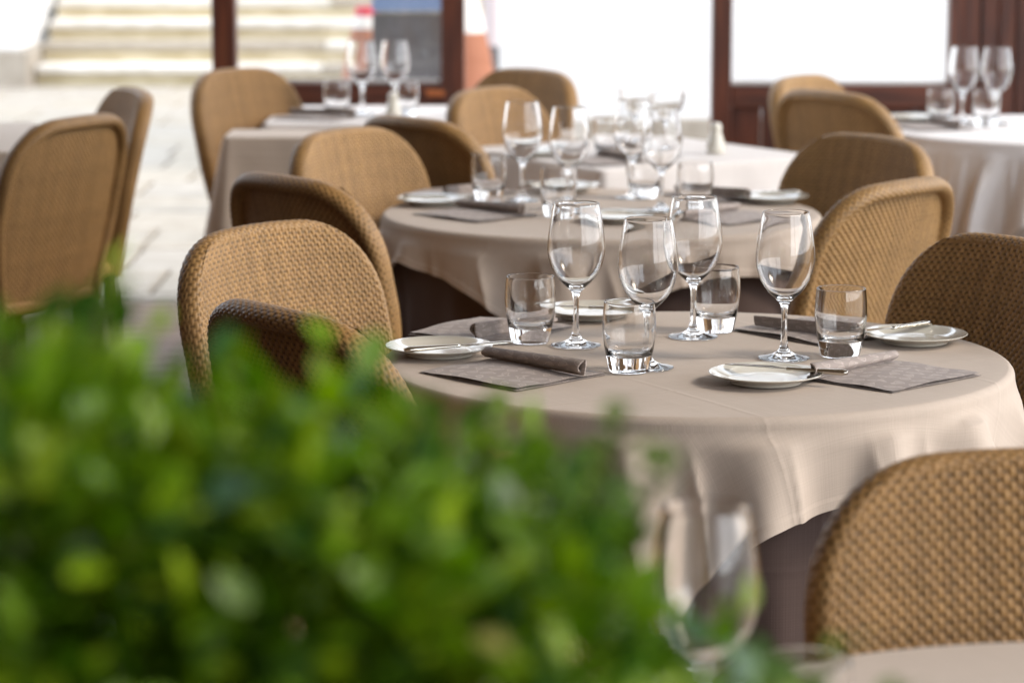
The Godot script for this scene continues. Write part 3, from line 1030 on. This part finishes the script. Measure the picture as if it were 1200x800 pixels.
	for k in 6:
		bx("beam", Vector3((CAN[0] + CAN[1]) / 2, 3.43, lerpf(CAN[3] + 0.05, CAN[2] - 0.05, k / 5.0)), Vector3(CAN[1] - CAN[0], 0.12, 0.07), M.dark_timber_across, c)
	for s in [CAN[0] + 0.1, CAN[1] - 0.1]:
		for zz in [CAN[3] + 0.12, (CAN[3] + CAN[2]) / 2, CAN[2] - 0.12]:
			bx("post", Vector3(s, 1.68, zz), Vector3(0.09, 3.36, 0.09), M.dark_timber, c)

const CAN := [-3.3, 2.5, -0.8, -9.0]     # canopy: x from, x to, z near, z far

func screen(t: Node3D, x0: float, x1: float, posts: Array, sill: float) -> void:
	for p in posts:
		bx("post", Vector3(p[0], 1.30, 0), Vector3(p[1], 2.60, 0.09), M.dark_timber, t)
	var a: float = posts[0][0] + posts[0][1] / 2 + 0.001
	var b: float = posts[1][0] - posts[1][1] / 2 - 0.001
	var cx := (a + b) / 2
	var L := b - a
	bx("sill_rail", Vector3(cx, sill - 0.042, 0), Vector3(L, 0.075, 0.076), M.dark_timber_across, t)
	bx("bottom_rail", Vector3(cx, 0.06, 0), Vector3(L, 0.11, 0.07), M.dark_timber_across, t)
	var nb := int(L / 0.10)
	for k in nb:
		bx("panel_board", Vector3(a + L * (k + 0.5) / nb, 0.39, -0.008), Vector3(L / nb - 0.003, 0.545, 0.03), M.dark_timber, t, 0.005)
	bx("head_rail", Vector3(cx, 2.53, 0), Vector3(L, 0.13, 0.076), M.dark_timber_across, t)
	bx("glass_pane", Vector3(cx, (sill + 2.46) / 2, 0), Vector3(L - 0.004, 2.455 - sill, 0.006), M.pane, t, 0.001)
	bx("glazing_bead", Vector3(cx, sill + 0.003, 0.018), Vector3(L - 0.006, 0.014, 0.012), M.bead, t, 0.002)

# ---------------------------------------------------------------- scene
func _ready() -> void:
	rng.seed = 12
	# camera: long lens, focused on the glasses of the middle table
	var cam := Camera3D.new()
	cam.name = "camera"
	add_child(cam)
	cam.position = Vector3(0, 1.43, 0)
	cam.rotation_degrees = Vector3(-9.39, 0, 0)
	cam.near = 0.05
	cam.far = 400.0
	var ca := CameraAttributesPhysical.new()
	ca.frustum_focal_length = 99.6
	ca.frustum_near = 0.05
	ca.frustum_far = 400.0
	ca.frustum_focus_distance = 3.86
	ca.exposure_aperture = 4.9
	cam.attributes = ca
	cam.current = true
	# sky, sun, exposure
	var sky := ProceduralSkyMaterial.new()
	sky.sky_top_color = Color(0.74, 0.78, 0.83)
	sky.sky_horizon_color = Color(0.93, 0.93, 0.93)
	sky.sky_curve = 0.18
	sky.ground_horizon_color = Color(0.78, 0.76, 0.73)
	sky.ground_bottom_color = Color(0.5, 0.47, 0.43)
	sky.sky_energy_multiplier = 1.6
	var env := Environment.new()
	env.background_mode = Environment.BG_SKY
	env.sky = Sky.new()
	env.sky.sky_material = sky
	env.tonemap_mode = Environment.TONE_MAPPER_LINEAR
	env.tonemap_exposure = 1.7
	env.sdfgi_enabled = true
	env.ssao_enabled = true
	env.ssil_enabled = true
	var we := WorldEnvironment.new()
	we.name = "world"
	we.environment = env
	add_child(we)
	var sun := DirectionalLight3D.new()
	sun.name = "sun"
	add_child(sun)
	sun.look_at_from_position(Vector3.ZERO, Vector3(-0.81, -0.56, -0.14), Vector3.UP)
	sun.light_color = Color(1.0, 0.95, 0.89)
	sun.light_energy = 0.5
	sun.light_angular_distance = 14.0
	sun.shadow_enabled = true

	make_materials()
	build_setting()

	# tables and cloths
	var fall := drape(1.11, 0.452, 4.0, 1.25)
	var short_fall := drape(1.04, 0.452, 7.0, 1.1)
	var deep := drape(1.20, 0.452, 9.0, 2.2, 28.0)
	var under := round_under(0.450, 17, 2)
	var rt := [
		[0.50, -2.045, 20.0, "cloth", "round table at the front edge, under a plain beige cloth", "plain beige cloth on the front table beside the hedge", "taupe under-cloth hanging below the front table's beige cloth"],
		[0.263, -4.0, -60.0, "cloth", "round table in sharp focus carrying four place settings", "beige linen cloth draped over the sharply focused round table", "dark taupe under-cloth of the sharply focused round table"],
		[0.183, -5.78, -57.0, "cloth", "round table behind the sharply focused table", "beige linen cloth on the second round table, behind the sharp one", "dark taupe under-cloth of the second round table, behind the sharp one"],
		[1.47, -7.70, -80.0, "white_cloth", "round table in the corner by the reddish timber screen", "white cloth with deep folds on the corner table by the timber screen", "pale under-cloth of the corner table by the timber screen"]]
	for a in rt:
		round_table(a[0], a[1], a[4])
		var o := part("tablecloth", deep if a[3] == "white_cloth" else short_fall if a[1] < -5.0 else fall, M[a[3]])
		o.position = Vector3(a[0], 0, a[1]); o.rotation_degrees.y = a[2]
		tag(o, a[5], "tablecloth", "linen cloths on round tables")
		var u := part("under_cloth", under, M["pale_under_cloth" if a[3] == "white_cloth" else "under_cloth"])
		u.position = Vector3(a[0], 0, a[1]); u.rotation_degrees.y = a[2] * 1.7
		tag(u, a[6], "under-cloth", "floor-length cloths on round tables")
	var sq := [
		[0.64, 0.64, 0.31, -7.05, 32.3, 0.36, "white_cloth", "square table turned cornerwise before the screen doorway", "pale cloth on the square table turned cornerwise before the doorway", -0.01],
		[0.92, 0.22, -0.295, -7.56, 0.0, 0.55, "cloth", "narrow serving table in front of the glazed screen", "long beige cloth with a creased corner on the narrow serving table", 0.10],
		[0.80, 0.62, -0.285, -8.16, 0.0, 0.24, "white_cloth", "square table with glasses before the glazed screen", "pale short cloth on the square table before the glazed screen", 0.03],
		[0.85, 0.85, -1.70, -7.42, 8.0, 0.40, "cloth", "square table cut off by the picture's edge beside two wicker chairs", "beige cloth on the square table beyond the two chairs on the paving side", 0.03]]
	for a in sq:
		var at := Vector3(a[2], 0, a[3])
		square_table(a[0], a[1], at, deg_to_rad(a[4]), a[7])
		var o := part("tablecloth", square_cloth(a[0], a[1], a[5], int(a[4]) + 3, a[9]), M[a[6]])
		o.position = at; o.rotation_degrees.y = a[4]
		tag(o, a[8], "tablecloth", "cloths on square tables")

	# chairs: x, z of the top of the back, facing x, z
	var G := "woven rattan dining chairs"
	for a in [
		[-0.40, -4.44, 0.68, 0.52, "rattan chair with lit woven front, nearest behind the sharp table's napkins"],
		[-0.300, -3.58, 0.66, -0.50, "rattan chair with thick braided rim, half hidden by the hedge at sharp table"],
		[0.77, -4.27, -0.70, 0.42, "shaded rattan chair facing the sharp table, cut by the picture's edge"],
		[-0.42, -5.18, 0.66, -0.55, "dark-backed rattan chair drawn up to second round table, hedge side"],
		[-0.370, -6.13, 0.66, 0.46, "sunlit rattan chair front behind the second round table's plates"],
		[0.765, -5.98, -0.62, 0.45, "plain brown rattan chair facing second round table, before the rimmed chair"],
		[0.71, -5.10, -0.62, -0.52, "rattan chair with braided rim and recessed back at second round table"],
		[0.50, -2.67, 0.05, 0.62, "large rattan chair with coarse weave facing the front table"],
		[-0.10, -2.62, 0.55, 0.55, "rattan chair at the front table mostly hidden behind hedge leaves"],
		[-0.79, -8.05, 0.62, 0.45, "pale rattan chair beside the serving table, in front of the screen post"],
		[-0.07, -7.33, 0.66, 0.44, "rattan chair at the cornerwise square table, behind the wine glasses"],
		[0.06, -8.03, -0.60, 0.55, "rattan chair before the white doorway, behind another chair"],
		[-0.235, -6.44, 0.55, -0.50, "dark rattan chair showing its side at the cornerwise square table"],
		[0.785, -7.76, 0.68, 0.45, "palest rattan chair at the corner table, before the timber screen"],
		[0.80, -7.23, 0.58, -0.45, "rattan chair with recessed back at the white-clothed corner table"],
		[-0.985, -6.47, -0.84, -0.44, "rattan chair with recessed back nearest the stairs and paving"],
		[-0.97, -7.30, -0.75, 0.30, "rattan chair seen nearly edge on beside the paving, partly behind the recessed chair"]]:
		place_chair(a[0], a[1], a[2], a[3], a[4], G)

	# place settings of the sharp table
	var W := "wine glasses on the tables"
	var T := "water tumblers on the tables"
	var P := "white side plates"
	var K := "butter knives on side plates"
	var NP := "folded damask napkins"
	wine_glass(0.094, -4.105, "tall wine glass nearest the rattan chair on the sharp table", W)
	wine_glass(0.190, -3.915, "wine glass behind the nearest tumbler on the sharp table", W)
	wine_glass(0.271, -4.183, "wine glass at the far side of the sharp table", W)
	wine_glass(0.389, -3.993, "wine glass standing alone beside the white plate and knife, sharp table", W)
	tumbler(0.027, -4.135, "tumbler in front of a folded napkin, next to the tall wine glass", T)
	tumbler(0.163, -3.886, "tumbler nearest the camera on the sharp table", T)
	tumbler(0.308, -4.239, "tumbler partly behind the wine glass at sharp table's far side", T)
	tumbler(0.472, -4.014, "tumbler between two folded napkins on the sharp table", T)
	plate(-0.105, -4.025, "side plate beside the braided chair rim, sharp table", P)
	plate(0.125, -4.375, "side plate mostly hidden behind wine glass stem, far side of sharp table", P)
	plate(0.596, -4.135, "side plate at the sharp table's edge near the shaded chair", P)
	plate(0.346, -3.800, "side plate nearest the camera on the sharp table", P)
	knife(-0.075, -3.99, 0.95, -0.45, "butter knife on the plate beside the braided chair rim", K)
	knife(0.12, -4.35, -0.95, -0.2, "butter knife on the far plate of the sharp table", K)
	knife(0.565, -4.15, -0.75, 0.62, "butter knife on the plate near the shaded chair", K)
	knife(0.375, -3.80, -0.92, -0.38, "butter knife on the plate nearest the camera", K)
	napkin(0.0, -3.865, deg_to_rad(-45), "folded napkin with loose roll nearest the hedge, sharp table", NP)
	napkin(-0.030, -4.240, deg_to_rad(-122), "folded napkin with dark open fold behind the plate, sharp table", NP)
	napkin(0.462, -4.228, deg_to_rad(130), "folded napkin behind the lone wine glass, sharp table", NP, -1.0)
	napkin(0.518, -3.848, deg_to_rad(45), "folded napkin with dark open roll beside the nearest plate", NP, -1.0)
	# second table
	wine_glass(0.022, -5.965, "blurred wine glass nearest the lit chair on second table", W)
	wine_glass(0.118, -5.82, "blurred wine glass in front of the square table, second table", W)
	wine_glass(0.257, -6.02, "blurred wine glass at the far side of second table", W)
	wine_glass(0.307, -5.79, "blurred wine glass before the white doorway on second table", W)
	tumbler(-0.049, -5.975, "blurred tumbler beside dark napkin at hedge side of second table", T)
	tumbler(0.094, -5.70, "blurred tumbler behind the tall wine glass, front of second table", T)
	tumbler(0.282, -6.03, "blurred tumbler at the far side of second table", T)
	tumbler(0.377, -5.80, "blurred tumbler before the pale cornerwise tablecloth, second table", T)
	plate(-0.165, -5.90, "blurred side plate beside the lit chair, second table", P)
	plate(0.55, -5.95, "blurred side plate by the plain brown chair, second table", P)
	plate(0.213, -5.614, "blurred side plate at the near edge of second table", P)
	plate(0.113, -6.15, "blurred side plate at the far edge of second table", P)
	knife(-0.145, -5.895, 0.98, -0.2, "butter knife on the plate beside the lit chair, second table", K)
	knife(0.53, -5.95, -0.95, 0.2, "butter knife on the plate by the plain brown chair", K)
	knife(0.23, -5.61, -0.92, -0.38, "butter knife on the second table's near plate", K)
	knife(0.11, -6.14, 0.95, -0.2, "butter knife on the second table's far plate", K)
	napkin(-0.075, -5.715, deg_to_rad(-45), "folded napkin with dark roll at the hedge side of second table", NP)
	napkin(-0.115, -6.10, deg_to_rad(-122), "folded napkin behind the blurred tumbler on second table", NP)
	napkin(0.445, -6.06, deg_to_rad(130), "folded napkin at the far side of second table", NP, -1.0)
	napkin(0.440, -5.665, deg_to_rad(45), "folded napkin at the near side of second table, by the recessed chair", NP, -1.0)
	# front table
	wine_glass(0.147, -2.10, "large blurred wine glass behind hedge leaves on the front table", W)
	tumbler(0.222, -2.075, "blurred tumbler at the front table, low beside the large wine glass", T)
	# cornerwise square table
	tumbler(0.235, -6.895, "small blurred tumbler on the cornerwise square table", T)
	wine_glass(0.31, -7.06, "faint wine glass on the square table, against the white doorway", W)
	wine_glass(0.38, -6.92, "fainter wine glass on the square table, nearer its shaker", W)
	plate(0.06, -6.95, "small white plate on the cornerwise square table", P)
	napkin(0.22, -6.80, deg_to_rad(-60), "dark napkin on the cornerwise square table", NP)
	shaker(0.505, -7.00, "white shaker alone on the cornerwise square table")
	# table before the glazed screen
	tumbler(-0.499, -8.06, "tumbler by the napkin on the table before the glazed screen", T)
	tumbler(-0.304, -8.06, "tumbler beside the shaker, table before the glazed screen", T)
	wine_glass(-0.431, -8.15, "wine glass in front of the orange cone, glazed screen table", W)
	wine_glass(-0.337, -8.15, "wine glass in front of the grey board, glazed screen table", W)
	shaker(-0.335, -7.98, "white shaker between glasses on the table before the glazed screen")
	napkin(-0.555, -8.02, deg_to_rad(-20), "dark napkin on the table before the glazed screen", NP)
	# corner table
	tumbler(1.181, -7.80, "tumbler nearest the recessed chair on the corner table", T)
	tumbler(1.30, -7.76, "tumbler in front of a wine glass on the corner table", T)
	wine_glass(1.251, -7.86, "wine glass before the white glazing's edge, corner table", W)
	wine_glass(1.338, -7.83, "wine glass at the corner table, next to the dark end post", W)
	plate(1.13, -7.92, "side plate at the corner table's edge by the recessed chair", P)
	napkin(1.14, -7.72, deg_to_rad(-70), "folded napkin on the corner table", NP)

	for k in 4:
		var lr := RandomNumberGenerator.new()
		lr.seed = 50 + k
		var m := leaf_mesh()
		var arr := m.surface_get_arrays(0)
		var cc := PackedColorArray()
		var col: Color = [Color(0.10, 0.19, 0.02), Color(0.07, 0.15, 0.02), Color(0.05, 0.12, 0.02), Color(0.12, 0.20, 0.03)][k]
		for i in arr[Mesh.ARRAY_VERTEX].size(): cc.append(col)
		arr[Mesh.ARRAY_COLOR] = cc
		var m2 := ArrayMesh.new()
		m2.add_surface_from_arrays(Mesh.PRIMITIVE_TRIANGLES, arr)
		leaf_variants.append(m2)
	build_hedge()
